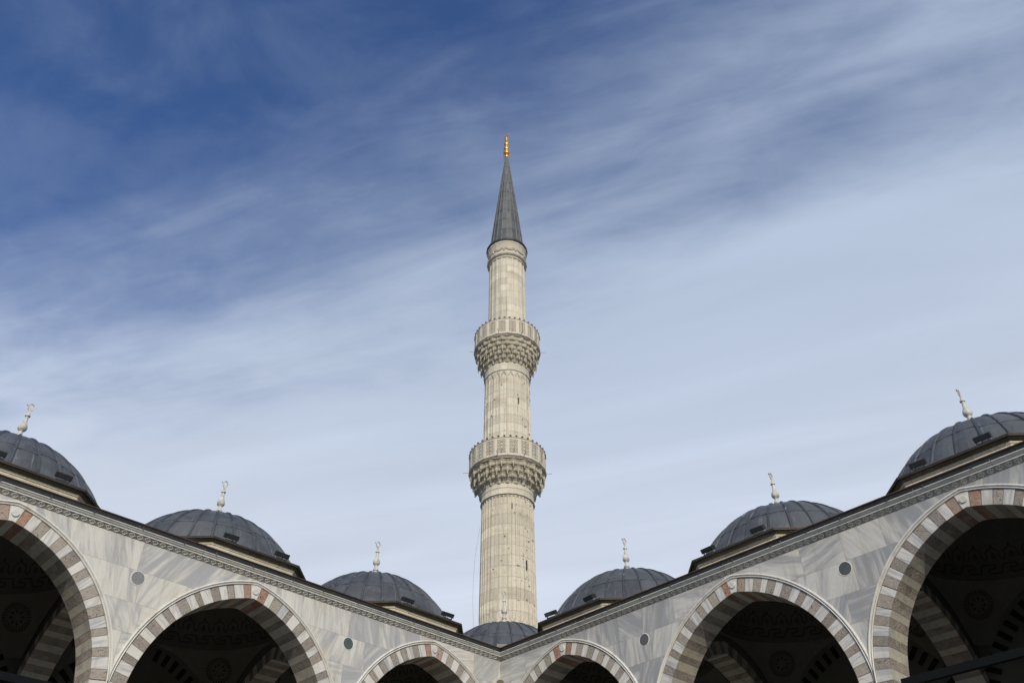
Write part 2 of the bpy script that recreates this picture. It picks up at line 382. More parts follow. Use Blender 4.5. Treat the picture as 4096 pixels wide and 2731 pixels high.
def arcade(name,fm,flip,seed):
    A=empty(name); rnd=random.Random(seed)
    tend=S0+BAY*(NB-.5)
    cents=[S0+BAY*k for k in range(NB)]
    # ---- spandrel wall of marble slabs
    b=MB(fm,flip)
    cuts_z=[SPR,9.73,10.48,11.31,ZB+.02]
    cols=[]
    for ci in range(4):
        c=[0.]
        for k in range(NB):
            p=S0+BAY*(k+.5)
            if ci==3:
                c+= [S0+BAY*k+rnd.uniform(-.25,.05)] if k else [S0-1.75, S0+.05]
                if rnd.random()<.6: c.append(p-1.08+rnd.uniform(-.2,.2))
                c.append(p+rnd.uniform(-.02,.1))
                if rnd.random()<.4: c.append(p+1.2)
            elif ci==2: c+= [p+(.23 if flip is False else -.08)+rnd.uniform(-.05,.05)] + ([p-.62] if k%2==0 and flip else [])
            elif ci==1: c+= [p+rnd.uniform(-.35,.35)]
            else: c+= [p+rnd.uniform(-.1,.1)]
        c=sorted(x for x in c if 0<=x<tend)+[tend]
        cols.append(c)
    rin=AR+.42
    for ci in range(4):
        z0,z1=cuts_z[ci],cuts_z[ci+1]
        for si in range(len(cols[ci])-1):
            t0,t1=cols[ci][si],cols[ci][si+1]
            # vein direction: mostly steep diagonal, leaning toward the corner
            a=rnd.choice([.12,.17,.21,.25,.30,.33,.02,.95])+rnd.uniform(-.03,.03)
            r=(a%1,rnd.random()); n=max(2,int((t1-t0)/.055)); w=t1-t0
            for j in range(n):
                ta=t0+w*j/n; tb=t0+w*(j+1)/n
                def lo(t): 
                    k=min(NB-1,max(0,int(round((t-S0)/BAY)))); return curve_z(t-cents[k],rin)
                za=max(z0,lo(ta)); zb=max(z0,lo(tb))
                if za>=z1 and zb>=z1: continue
                za=min(za,z1); zb=min(zb,z1)
                h=z1-z0
                pts=[(ta,0,za),(tb,0,zb),(tb,0,z1),(ta,0,z1)]
                b.face(pts,M_SLAB if flip else M_SLABR,loc=[((p[0]-t0)/w,(p[2]-z0)/h) for p in pts],size=(w,h),rnd=r)
    # inner face of the front wall, above the arch
    for k,c in enumerate(cents):
        n=60
        for j in range(n):
            xa=-3.3+6.6*j/n; xb=-3.3+6.6*(j+1)/n
            pts=[(c+xa,WT,curve_z(xa,AR)),(c+xa,WT,12.3),(c+xb,WT,12.3),(c+xb,WT,curve_z(xb,AR))]
            if c+xa<-.01: continue
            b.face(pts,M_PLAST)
    tag(b.build('wall',A),'white and grey veined marble slabs above the arches')
    # ---- arches
    for k,c in enumerate(cents):
        cl=S0 if k==0 else 3.3
        arch=arch_mesh(fm,flip,c,seed*10+k,cl,3.3).build('arch',A)
        hood_mesh(fm,flip,c,cl,3.3).build('hood_moulding',A)
    # ---- cornice: carved frieze, mouldings
    b=MB(fm,flip)
    n=int(tend/.213); 
    def pf(t,o,z): return (t+0,-o,z)
    o0,z0,o1,z1=.006,ZB,.125,ZB+.10
    nx,nz=(z1-z0),(o1-o0); L_=sqrt(nx*nx+nz*nz); nx/=L_; nz/=-L_
    def Q(t,g,e): return (t,-(o0+(o1-o0)*g+e*nx),z0+(z1-z0)*g+e*nz)
    def ridge(p,q,w,h):
        dt,dg=q[0]-p[0],(q[1]-p[1])*.155; L=sqrt(dt*dt+dg*dg) or 1; at,ag=-dg/L*w,dt/L*w/.155
        for sg in (-1,1):
            b.face([Q(p[0]+sg*at,p[1]+sg*ag,0),Q(q[0]+sg*at,q[1]+sg*ag,0),Q(q[0],q[1],h),Q(p[0],p[1],h)],M_MOULD,rnd=(.3,.2))
    b.face([Q(.006,0,0),Q(tend,0,0),Q(tend,1,0),Q(.125,1,0)],M_FRIEZE)
    b.face([Q(.006,0,0),Q(tend,0,0),(tend,.002,ZB-.012),(0,.002,ZB-.012)],M_FRIEZE)
    for i in range(n):
        t0=tend*i/n; w=tend/n; tm=t0+w/2
        if t0<.1: continue
        ll,rr_=(tm-w*.36,.5),(tm+w*.36,.5); top,bot=(tm,.95),(tm,.05)
        ridge(bot,ll,.013,.009); ridge(ll,top,.013,.009); ridge(bot,rr_,.013,.009); ridge(rr_,top,.013,.009); ridge(bot,top,.012,.007)
    b.build('carved_frieze',A)
    def run(prof,m,name,cornerfix=True,segs=(0,)):
        b=MB(fm,flip); joints=[x*1.9 for x in range(0,14)]
        ts=sorted(set([0.]+[x for x in joints if 0<x<tend]+[tend]))
        for a_,b_ in zip(ts[:-1],ts[1:]):
            rr=(.02*rnd.random(),rnd.random())
            for (o0,z0),(o1,z1) in zip(prof[:-1],prof[1:]):
                s0_=max(a_,o0) if a_==0 else a_+.003; s1_=max(a_,o1) if a_==0 else a_+.003
                b.face([(s0_,-o0,z0),(b_-.003,-o0,z0),(b_-.003,-o1,z1),(s1_,-o1,z1)],m,uv=[(s0_,z0),(b_,z0),(b_,z1),(s1_,z1)],rnd=rr)
        return b
    cor=[(0.0,ZB-.012),(.02,ZB-.012),(.022,ZB+.004),(.012,ZB+.006)]
    b=run([(.124,ZB+.096),(.138,ZB+.098),(.143,ZB+.128),(.150,ZB+.134),(.172,ZB+.141),(.188,ZB+.156),(.192,ZB+.170),(.205,ZB+.174),(.226,ZB+.186),(.232,ZB+.205)],M_MOULD,'m')
    b.build('cornice_moulding',A)
    b=run([(.228,ZB+.198),(.238,ZB+.230),(.262,ZB+.295),(.282,ZB+.312)],M_LEADD,'l')
    for j in range(int(tend/1.15)):       # folded seams in the lead
        t_=.6+1.15*j+rnd.uniform(-.15,.15)
        b.box((t_,-.243,ZB+.228),(.014,.014,.03),M_LEADR)
    # lead roof sheet with an octagonal hole under every dome
    b.build('lead_eaves',A)
    b=run([(.278,ZB+.312),(.292,ZB+.312),(.296,ZB+.336),(.28,ZB+.342),(.05,ZB+.35)],M_RUST,'r')
    b.build('drip_edge',A)
    b=MB(fm,flip)
    for c in cents:
        n=32
        for j in range(n):
            def ring(a):
                ca,sa=cos(a),sin(a); k=1/max(abs(ca)/3.3,abs(sa)/3.82)
                rr=2.95
                return (c+rr*ca,D+rr*sa,12.50),(c+max(k*ca,-(c)) ,D+k*sa,12.43)
            (i0,o0),(i1,o1)=ring(2*pi*j/n),ring(2*pi*(j+1)/n)
            b.face([i0,o0,o1,i1],M_LEADD)
    b.build('roof',A)
    # ---- roundels on the spandrels
    for k in range(NB-1):
        tp=S0+BAY*(k+.5); zc=11.12; n=36
        m=M_DISC[{(False,0):2,(False,1):3,(True,0):0,(True,1):1}.get((flip,k),1)]
        b=MB(fm,flip)
        ci=lambda r,o:[(tp+r*cos(2*pi*i/n),-o,zc+r*sin(2*pi*i/n)) for i in range(n)]
        b.grid([ci(.196,.001),ci(.190,.010),ci(.176,.010),ci(.172,-.0)],M_MOULD,close=True)
        b.face(ci(.172,.003),m)
        b.build('roundel',A)
    # ---- tie beams between the springings
    for k in range(NB):
        b=MB(fm,flip); c=cents[k]; b.box((c,.45,8.25),(2.95,.07,.09),M_TIE); b.build('tie_beam',A)
    # ---- columns
    for k in range(NB):
        tp=S0+BAY*(k+.5) if k<NB else 0
        b=MB(); x,y,_=fm(tp,.465,0)
        b.lathe([(.36,7.25),(.38,7.3),(.42,7.4),(.47,7.6),(.5,7.85),(.5,8.04)],M_MOULD,(x,y),24)
        b.lathe([(.46,.0),(.46,.2),(.38,.3),(.34,.4),(.33,3.5),(.31,7.0),(.36,7.1),(.36,7.25)],M_GRAN,(x,y),28)
        b.box((x,y,8.0),(.36,.47,.045) if flip is False else (.47,.36,.045),M_MOULD)
        b.build('column',A)
    # ---- vaults, transverse arches, rear wall
    for k,c in enumerate(cents):
        v=vault(fm,flip,c,A)
    trs=[-.465]+[S0+BAY*(k+.5) for k in range(NB)]
    for k,tp in enumerate(trs):
        th=.93 if k==0 else .78
        # the transverse arch lives in the (d,z) plane
        g=lambda u,w,z,tp=tp,th=th:fm(tp-th/2+w,D+u,z)
        b=arch_mesh(g,not flip,0,seed*31+k,3.3,3.3,depth=th,back=True,red=False)
        rr=AR+.39
        for j in range(56):
            xa=-3.3+6.6*j/56; xb=-3.3+6.6*(j+1)/56
            for w in (0,th):
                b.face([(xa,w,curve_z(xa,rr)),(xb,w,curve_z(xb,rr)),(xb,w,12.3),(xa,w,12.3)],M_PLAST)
        b.box((0,th/2,8.25),(2.9,.07,.09),M_TIE)
        b.build('transverse_arch',A)
    b=MB(fm,flip)
    b.box(((tend-7.6)/2,7.13,6.15),((tend+7.6)/2,.46,6.15),M_SHELLW)
    b.box((tend+.12,4,6.15),(.12,3.5,6.15),M_SHELLW)
    b.build('rear_wall',A)
    for k,c in enumerate(cents):      # painted blind arch on the rear wall
        b=MB(fm,flip); rnd2=random.Random(5)
        b.face([(c-3.2,6.66,0),(c+3.2,6.66,0),(c+3.2,6.66,12.3),(c-3.2,6.66,12.3)],M_PLAST)
        for s in (-1,1):
            for i in range(0,15):
                p0=.06+i*.088; p1=p0+.042
                if p1>apex(AR+.15): continue
                q=[side(s,AR+.10,p0),side(s,AR+.10,p1),side(s,AR+.52,p1),side(s,AR+.52,p0)]
                b.face([(c+x,6.654,z) for x,z in q],M_PAINTD)
        b.build('painted_blind_arch',A)
    return A

def vault(fm,flip,c,A,tc2=None):
    """pendentives and dome over one bay, painted inside"""
    b=MB(fm,flip); H=2.86; RS=4.05; ZC=9.25; zr=ZC+sqrt(RS*RS-2.85**2)
    n=48; rows=[]
    N=10
    for i in range(N+1):
        row=[]
        for j in range(n):
            a=2*pi*(j+.5)/n
            k=H/max(abs(cos(a)),abs(sin(a)))      # reach to the square
            r=k+(2.85-k)*i/N
            row.append((c+r*cos(a),D+r*sin(a),ZC+sqrt(max(RS*RS-r*r,.0))))
        rows.append(row)
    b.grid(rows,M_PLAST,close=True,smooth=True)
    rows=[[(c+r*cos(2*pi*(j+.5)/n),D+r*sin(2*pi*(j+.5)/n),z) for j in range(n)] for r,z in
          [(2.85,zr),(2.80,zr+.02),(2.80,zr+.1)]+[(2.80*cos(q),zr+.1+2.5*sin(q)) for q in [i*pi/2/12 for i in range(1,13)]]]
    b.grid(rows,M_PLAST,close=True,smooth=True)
    # painted bands: key fret and palmettes
    z0=zr+.1
    def on(a,z,off=.012):
        q=math.asin(min(.999,(z-z0)/2.5)); r=2.80*cos(q)-off
        return (c+r*cos(a),D+r*sin(a),z)
    NK=30; w=2*pi/NK
    def stroke(pts,m,th=.022):
        for (a0,h0),(a1,h1) in zip(pts[:-1],pts[1:]):
            da,dh=(a1-a0)*2.7,(h1-h0); L=sqrt(da*da+dh*dh) or 1; nx,nh=-dh/L*th/2.7,da/L*th
            b.face([on(a0-nx,h0-nh),on(a1-nx,h1-nh),on(a1+nx,h1+nh),on(a0+nx,h0+nh)],m)
    kz=z0+.10
    for i in range(NK):
        a=w*i
        K=[(0,.02),(.45,.02),(.55,.05),(.55,.12),(.45,.15),(.22,.16),(.18,.22),(.22,.27),(.8,.27),(.86,.2),(.95,.05),(1.0,.02)]
        stroke([(a+x*w,kz+h) for x,h in K],M_PAINTR,.016)
    NP=34; w=2*pi/NP; pz=z0+.50
    for i in range(NP):
        a=w*i
        half=[(0,0),(.10,.05),(.17,.12),(.13,.20),(.2,.27),(.34,.29),(.44,.33),(.5,.42)]
        stroke([(a+x*w,pz+h) for x,h in half]+[(a+(1-x)*w,pz+h) for x,h in half[::-1][1:]],M_PAINTR,.014)
        stroke([(a+.5*w,pz+.03),(a+.42*w,pz+.10),(a+.5*w,pz+.2),(a+.58*w,pz+.10),(a+.5*w,pz+.03)],M_PAINTR,.016)
    v=b.build('vault',A)
    # rosettes on the four pendentives
    for qd in range(4):
        az=pi/4+qd*pi/2; rc=3.27; zc=ZC+sqrt(RS*RS-rc*rc)
        ctr=(rc*cos(az),rc*sin(az),zc-ZC); L=sqrt(sum(x*x for x in ctr)); nr=[x/L for x in ctr]
        e1=(-sin(az),cos(az),0); e2=(nr[1]*e1[2]-nr[2]*e1[1],nr[2]*e1[0]-nr[0]*e1[2],nr[0]*e1[1]-nr[1]*e1[0])
        b=MB(fm,flip)
        def pt(x,y):
            q=[ctr[k]+x*e1[k]+y*e2[k] for k in range(3)]; l=sqrt(sum(u*u for u in q)); f=(RS-.03)/l
            return (c+q[0]*f,D+q[1]*f,ZC+q[2]*f)
        def arc(r0,r1,a0,a1): b.face([pt(r0*cos(a0),r0*sin(a0)),pt(r1*cos(a0),r1*sin(a0)),pt(r1*cos(a1),r1*sin(a1)),pt(r0*cos(a1),r0*sin(a1))],M_PAINTR)
        for i in range(28):
            a=2*pi*i/28
            arc(.29,.31,a,a+2*pi/28)
            arc(.34,.44,a-.065,a+.065)
        for i in range(8):
            a=2*pi*i/8
            arc(.06,.24,a-.05,a+.05); arc(.15,.22,a-.22,a+.22)
        b.build('rosette',v)
    return v

AL=arcade('arcade',fL,True,3)
tag(AL,'brighter white marble arcade with striped pointed arches, running left from the inner corner','arcade','arcades meeting at the courtyard corner')
AR_=arcade('arcade',fR,False,8)
tag(AR_,'greyer marble arcade with striped pointed arches, running right from the inner corner','arcade','arcades meeting at the courtyard corner')
# corner bay: vault and small boss
cv=vault(lambda t,d,z:(-t,d,z),True,D,AL)
b=MB()
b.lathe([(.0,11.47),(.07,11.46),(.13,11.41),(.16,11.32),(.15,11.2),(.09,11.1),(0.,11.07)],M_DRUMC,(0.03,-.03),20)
b.build('corner_boss',AL)
b=MB()
for j in range(32):
    def ring(a):
        ca,sa=cos(a),sin(a); k=3.82/max(abs(ca),abs(sa))
        return (-D+2.95*ca,D+2.95*sa,12.45),(-D+min(k*ca,3.79),D+max(k*sa,-3.79),12.33)
    (i0,o0),(i1,o1)=ring(2*pi*j/32),ring(2*pi*(j+1)/32)
    b.face([i0,o0,o1,i1],M_LEADD)
b.build('roof',AL)

# ------------------------------------------------------------------ domes
NRIB=28
def dome(center,seed,turn=0.):
    rnd=random.Random(seed); root=empty('dome',(center[0],center[1],12.4)); Z=-12.4
    o8=lambda a_,z:[(a_/cos(pi/8)*cos(pi/8+pi/4*i),a_/cos(pi/8)*sin(pi/8+pi/4*i),z+Z) for i in range(8)]
    def octa(prof,m,name):
        b=MB()
        for (a0,z0),(a1,z1) in zip(prof[:-1],prof[1:]):
            A0,A1=o8(a0,z0),o8(a1,z1)
            for i in range(8):
                k=(i+1)%8; L=2*a0*math.tan(pi/8)
                b.face([A0[i],A0[k],A1[k],A1[i]],m,uv=[(i*3,z0),(i*3+L,z0),(i*3+L,z1+.5*(a1-a0)),(i*3,z1+.5*(a1-a0))])
        return b.build(name,root)
    octa([(3.27,12.30),(3.27,12.925),(3.275,12.93),(3.295,12.935),(3.30,12.95),(3.285,12.962),(3.30,12.968),(3.302,12.99)],M_DRUM,'drum')
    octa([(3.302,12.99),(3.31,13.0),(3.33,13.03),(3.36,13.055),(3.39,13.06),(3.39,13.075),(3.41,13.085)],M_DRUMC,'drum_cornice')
    octa([(3.40,13.075),(3.452,13.06),(3.458,13.105)],M_LEADD,'lead_apron')
    octa([(3.458,13.105),(3.464,13.105),(3.464,13.122)],M_RUST,'drip_lip')
    octa([(3.464,13.122),(3.45,13.13),(3.28,13.19),(3.08,13.26)],M_LEADD,'lead_flashing')
    RX,RH,ZC=3.5,4.20,11.25       # ellipsoid the shell is cut from
    q0=math.asin((13.22-ZC)/RH)
    # shell with ribs: each gore bulges very slightly between the rolls
    b=MB(); n=NRIB*4; rows=[]; N=22
    for i in range(N+1):
        q=q0+(pi/2-q0)*i/N; row=[]
        for j in range(n):
            a=2*pi*j/n+turn; g=(j%4)/4; sag=.014*sin(pi*g)
            r=RX*cos(q)+sag*cos(q)*3; row.append((r*cos(a),r*sin(a),ZC+RH*sin(q)+Z))
        rows.append(row)
    lev=.25
    b.grid(rows,M_LEAD,uvf=lambda i,j:(j/4.,(i/N)/lev if i/N<lev*2.2 else 2.4),close=True,smooth=True,rnd=(rnd.random(),0))
    for j in range(NRIB):
        a=2*pi*j/NRIB+turn+rnd.uniform(-.01,.01)
        pts=[]
        for i in range(N):
            q=q0+(pi/2*.985-q0)*i/(N-1); r=RX*cos(q)+.006; pts.append((r*cos(a),r*sin(a),ZC+RH*sin(q)+Z+.006))
        b.tube(pts,[.043*max(.45,min(1,cos(q0+(pi/2*.985-q0)*i/(N-1))*2.2)) for i in range(N)],M_LEADR,6)
    for j in range(NRIB):     # horizontal laps, stepping a little from gore to gore
        q=q0+(pi/2-q0)*(lev+rnd.choice([0,0,0,.03,-.03])); r=RX*cos(q)+.014; z=ZC+RH*sin(q)+Z
        pts=[(r*cos(2*pi*(j+k/4)/NRIB+turn),r*sin(2*pi*(j+k/4)/NRIB+turn),z) for k in range(5)]
        b.tube(pts,.021,M_LEADR,4,caps=False)
        if rnd.random()<.5:   # odd patch seam
            a=2*pi*(j+rnd.uniform(.3,.7))/NRIB+turn
            pts=[]
            for i in range(5):
                q=q0+(pi/2-q0)*(lev*(i/4)); pts.append(((RX*cos(q)+.014)*cos(a),(RX*cos(q)+.014)*sin(a),ZC+RH*sin(q)+Z))
            b.tube(pts,.012,M_LEADR,4,caps=False)
    b.build('shell',root)
    # marble finial
    zt=15.42+Z
    f=MB(); P=[(.26,-.03),(.20,.03),(.125,.12),(.085,.24),(.072,.32),(.075,.34),(.105,.37),(.112,.41),(.10,.45),(.065,.47),(.062,.58),(.080,.60),(.122,.65),(.136,.71),(.124,.78),(.090,.85),(.064,.92),(.052,1.02),(.045,1.10),(.048,1.11),(.078,1.13),(.078,1.165),(.045,1.185),(.036,1.22),(.036,1.27)]
    f.lathe([(r,zt+h) for r,h in P],M_FIN,n=20)
    for i in range(0):
        a=2*pi*i/10; f.tube([((r+.004)*cos(a),(r+.004)*sin(a),zt+h) for r,h in P[11:18]],.006,M_FIN,5,caps=False)
    fo=f.build('finial',root)
    # openwork tulip blade, all set parallel to the left arcade
    t=MB(); z1=zt+1.25; th=.016
    def plate(poly):
        t.face([(th,y,z1+z) for y,z in poly],M_FIN); t.face([(-th,y,z1+z) for y,z in poly][::-1],M_FIN)
        for p,q in zip(poly,poly[1:]+poly[:1]): t.face([(th,p[0],z1+p[1]),(-th,p[0],z1+p[1]),(-th,q[0],z1+q[1]),(th,q[0],z1+q[1])],M_FIN)
    plate([(-.032,0),(.032,0),(.036,.07),(.075,.12),(.09,.17),(-.09,.17),(-.075,.12),(-.036,.07)])
    plate([(-.09,.17),(-.035,.17),(-.055,.215),(-.085,.245),(-.150,.262),(-.105,.22)])
    plate([(.09,.17),(.105,.22),(.150,.262),(.085,.245),(.055,.215),(.035,.17)])
    arc=[(.085*cos(a),.245+.10*sin(a)) for a in [pi*i/12 for i in range(13)]]
    inn=[(.056*cos(a),.245+.068*sin(a)) for a in [pi*i/12 for i in range(13)]]
    for i in range(12): plate([arc[i],arc[i+1],inn[i+1],inn[i]])
    t.build('tulip_blade',fo)
    return root
cen={'L3':(-D,-(S0+13.2)),'L2':(-D,-(S0+6.6)),'L1':(-D,-S0),'C':(-D,D),'R1':(S0,D),'R2':(S0+6.6,D),'R3':(S0+13.2,D)}
lab={'L3':'lead dome cut off by the left edge of the photo','L2':'lead dome with pale streaked seams, middle of three on the left arcade',
'L1':'lead dome on the left arcade, nearest of the three to the minaret','C':'low lead dome over the inner corner, in front of the minaret shaft',
'R1':'lead dome on the right arcade, nearest of the three to the minaret','R2':'lead dome on the right arcade, middle of the three',
'R3':'lead dome cut off by the right edge of the photo'}
protos={}
for i,(k,c) in enumerate(cen.items()):
    d=dome(c,20+i,turn=random.uniform(0,.26)); tag(d,lab[k],'dome','lead domes along the arcade roofs'); protos[k]=d

# ------------------------------------------------------------------ floodlights
def floodlight():
    root=empty('floodlight')
    b=MB(); # local: +y = outwards, box tilted down
    a=R_(-24); rot=lambda q:(q[0],q[1]*cos(a)-q[2]*sin(a),q[1]*sin(a)+q[2]*cos(a))
    # body: tapering trough with overhanging visor
    def sec(w,pts): return [(w,)+tuple(rot((0,y,z))[1:]) for y,z in pts]
    pts=[(-.13,-.06),(-.10,.07),(-.04,.10),(.15,.085),(.155,.055),(.13,-.075)]
    Lf=sec(-.235,pts); Rt=sec(.235,pts)
    up=lambda P:[(p[0],p[1],p[2]+.145) for p in P]
    Lf,Rt=up(Lf),up(Rt)
    for i in range(6):
        j=(i+1)%6; b.face([Lf[i],Lf[j],Rt[j],Rt[i]],M_FLOOD)
    b.face(Lf[::-1],M_FLOOD); b.face(Rt,M_FLOOD)
    h=b.build('housing',root)
    g=MB(); q=up(sec(-.205,[(.150,.045),(.131,-.062)])); q2=up(sec(.205,[(.150,.045),(.131,-.062)]))
    g.face([(p[0],p[1]+.006,p[2]) for p in (q[0],q[1],q2[1],q2[0])],M_GLASS); g.build('glass',root)
    s=MB()
    for x in (-.21,.21):
        s.box((x,0,.07),(.012,.02,.075),M_STEEL)
    s.box((0,0,.008),(.22,.03,.008),M_STEEL)
    s.tube([(-.1,-.12,.12),(-.2,-.2,.05),(-.34,-.18,.01),(-.5,-.12,.01)],.012,M_FLOOD,6)
    s.build('bracket',root)
    return root
fl=floodlight()
fl.scale=(.86,.86,.86)
names={'L3':'dome cut by the left photo edge','L2':'left arcade\'s middle dome','L1':'left arcade\'s last dome','R1':'right arcade\'s first dome','R2':'right arcade\'s middle dome','R3':'dome cut by the right photo edge'}
first=True
for k,(x,y) in cen.items():
    if k=='C': continue
    for s,wh in ((-1,'nearer the minaret'),(1,'farther from the minaret')):
        o=fl if first else copy_tree(fl); first=False
        off={'L3':.83,'L2':.86,'L1':.88,'R1':.9,'R2':.88,'R3':.84}[k]*s
        if k[0]=='L': o.location=(x+3.33,y-off,13.195); o.rotation_euler=(0,0,-pi/2)
        else: o.location=(x+off,y-3.33,13.195); o.rotation_euler=(0,0,pi)
        o.rotation_euler.z+=random.uniform(-.08,.08)
        tag(o,'black floodlight on rim of %s, %s'%(names[k],wh),'floodlight','floodlights on the dome rims')
# LED floodlight on the corner dome
r=empty('floodlight',(-D+3.26*.7071,D-3.26*.7071,13.2)); r.rotation_euler=(0,0,R_(-135)+0.02)
b=MB(); b.box((0,0,.19),(.225,.05,.115),M_FLOOD); b.box((0,.055,.19),(.21,.012,.10),M_FLOOD); b.build('housing',r)
b=MB()
for i in range(12):
    for j in range(5):
        x=-.175+.35*i/11; z=.115+.15*j/4
        b.face([(x-.008,.0695,z-.010),(x-.008,.0695,z+.010),(x+.008,.0695,z+.010),(x+.008,.0695,z-.010)],M_LED)
b.build('led_array',r)
b=MB(); b.box((-.15,0,.04),(.012,.02,.045),M_STEEL); b.box((.15,0,.04),(.012,.02,.045),M_STEEL); b.build('bracket',r)
tag(r,'small floodlight with a pale grid of cells, in front of the corner dome','floodlight','floodlights on the dome rims')

# ------------------------------------------------------------------ minaret
MX,MY=-10.02,9.98
AZ=R_(-43.8)                     # direction from the minaret to the viewer
MIN=empty('minaret',(MX,MY,0)); tag(MIN,'tall pale limestone minaret with two carved balconies, lead spire and gilded crescent','minaret')
def shaft(name,z0,z1,r0,r1,recess,dense=.9,sub=24,step=.05,m=M_LIME,mid=.55):
    zs=[]; z=z0
    while z<z1-1e-6:
        zs.append(z); z+= step if (z-z0<dense or z1-z<dense+step) else mid
    zs.append(z1)
    n=20*sub; rows=[]
    for z in zs:
        R0=r0+(r1-r0)*(z-z0)/(z1-z0); row=[]
        for j in range(n):
            a=2*pi*j/n; g=(j%sub)/sub                # 0..1 inside one of the 20 sides
            R=R0*cos(pi/20)/cos((g-.5)*pi/10)         # flat sides
            R-=recess(g,z); row.append((R*cos(a+AZ),R*sin(a+AZ),z))
        rows.append(row)
    b=MB(); b.grid(rows,m,uvf=lambda i,j:(2*pi*j/n*1.45,zs[i]),close=True)
    return b.build(name,MIN)
def slot(x,w,edge):     # 1 inside |x|<w with soft edges
    return max(0,min(1,(w-abs(x))/edge))
def rec_low(g,z):
    x=((g*2)%1)-.5
    top=25.94-.10+ .10*sqrt(max(0,1-(x/.40)**2))
    bot=18.62+ .30*abs(g-.5)*2
    v=slot(x,.38,.03)
    if z>top or z<bot: v=0
    # narrow groove down the middle of every side
    w=.06*v
    if bot-.13<z<bot-.05 : w+=.03
    return w+ .018*slot(((g+.25)%1)-.5,.03,.02)*(1 if bot<z<top else 0)
def rec_mid(g,z):
    x=g-.5
    top=34.93-.34*abs(x)/.42-.08*(abs(x)/.42)**2
    v=slot(x,.43,.04)
    if z>top: return 0
    w=.055*v
    if abs(x)<.05 and z<34.4: w-=.025
    return w
def rec_up(g,z):
    x=g-.5
    if z>45.42: return 0
    w=.035*slot(x,.36,.04)+.02*slot(abs(x)-.44,.02,.01)
    return w
shaft('lower_shaft',17.9,26.0,1.565,1.515,rec_low)
shaft('middle_shaft',28.3,35.02,1.49,1.455,rec_mid)
shaft('upper_shaft',37.5,45.5,1.30,1.285,rec_up)
b=MB(); P20=dict(c=(0,0),n=20,a0=AZ,smooth=False,uvr=1.5)
b.lathe([(1.47,25.97),(1.57,26.0),(1.60,26.02),(1.60,26.06),(1.56,26.08),(1.56,26.38),(1.58,26.40),(1.58,26.43),(1.55,26.44),(1.55,26.75)],M_LIMEL,**P20); b.build('collar',MIN)
b=MB(); b.lathe([(1.42,34.98),(1.48,35.0),(1.51,35.02),(1.51,35.07),(1.48,35.08),(1.48,35.33),(1.47,35.34),(1.47,35.75)],M_LIMEL,**P20); b.build('collar',MIN)
b=MB(); b.lathe([(1.7,11),(2.1,12.),(2.1,14.5),(1.9,16.2),(1.75,17.2),(1.60,17.9),(1.57,17.95)],M_LIME,**P20); b.build('shaft_base',MIN)
b=MB(); b.box((0,0,5.9),(2.2,2.2,5.9),M_LIME); b.build('pedestal',MIN)

def muqarnas(b,z0,z1,r0,r1,tiers,n_al,pend,seed):
    """corbelled tiers of niches; every tier is a ring of pleated blocks with shadowed hollows"""
    sub=16; n=20*sub*n_al
    H=(z1-z0)/tiers
    def R(t): return r0+(r1-r0)*(t**.9)
    def wave(j,ph,sharp):
        x=((j/sub/1.0)+ph)%1.0
        v=abs(x-.5)*2           # 1 at cusp, 0 in the middle of the niche
        return v**sharp
    rows=[[( (r0-.06)*cos(2*pi*j/n+AZ),(r0-.06)*sin(2*pi*j/n+AZ),z0) for j in range(n)]]
    for k in range(tiers):
        ph=.5*(k%2); zA=z0+H*k; Ra=R(k/tiers); Rb=R((k+1)/tiers)
        spec=[(0.0,Ra+.05,.12,1.3),(.12,Ra+.085,.13,1.3),(.55,Ra+.11,.13,1.2),(.86,Rb+.02,.11,1.1),(.97,Rb+.045,.02,1.)]
        for h,rr,amp,sh in spec:
            row=[]
            for j in range(n):
                w=wave(j,ph,sh); x_=((j/sub)+ph)%1.0; w=max(w,.55*max(0,1-abs(x_-.5)/.13)); 
                r=rr-amp*(1-w)-(.0)
                z=zA+h*H+ (.16*H*(1-w) if h<.2 else 0)
                a=2*pi*j/n+AZ; row.append((r*cos(a),r*sin(a),z))
            rows.append(row)
    b.grid(rows,M_MUQ,close=True)
    # pendants under the cusps
    for (tk,drop,rad) in pend:
        ph=.5*(tk%2); zA=z0+H*tk; rr=R(tk/tiers)+.10
        for i in range(20*n_al):
            if n_al==2 and i%2: continue
            a=2*pi*(i-ph)/(20*n_al)+AZ
            pr=[(.01,-drop),(rad*.45,-drop),(rad*.5,-drop*.72),(rad*.38,-drop*.70),(rad*.62,-drop*.5),(rad*.5,-drop*.46),(rad*.95,-drop*.2),(rad*1.1,.02),(rad*.9,H*.5)]
            b.lathe([(r,zA+h) for r,h in pr],M_MUQ,(rr*cos(a),rr*sin(a)),7,capb=True)
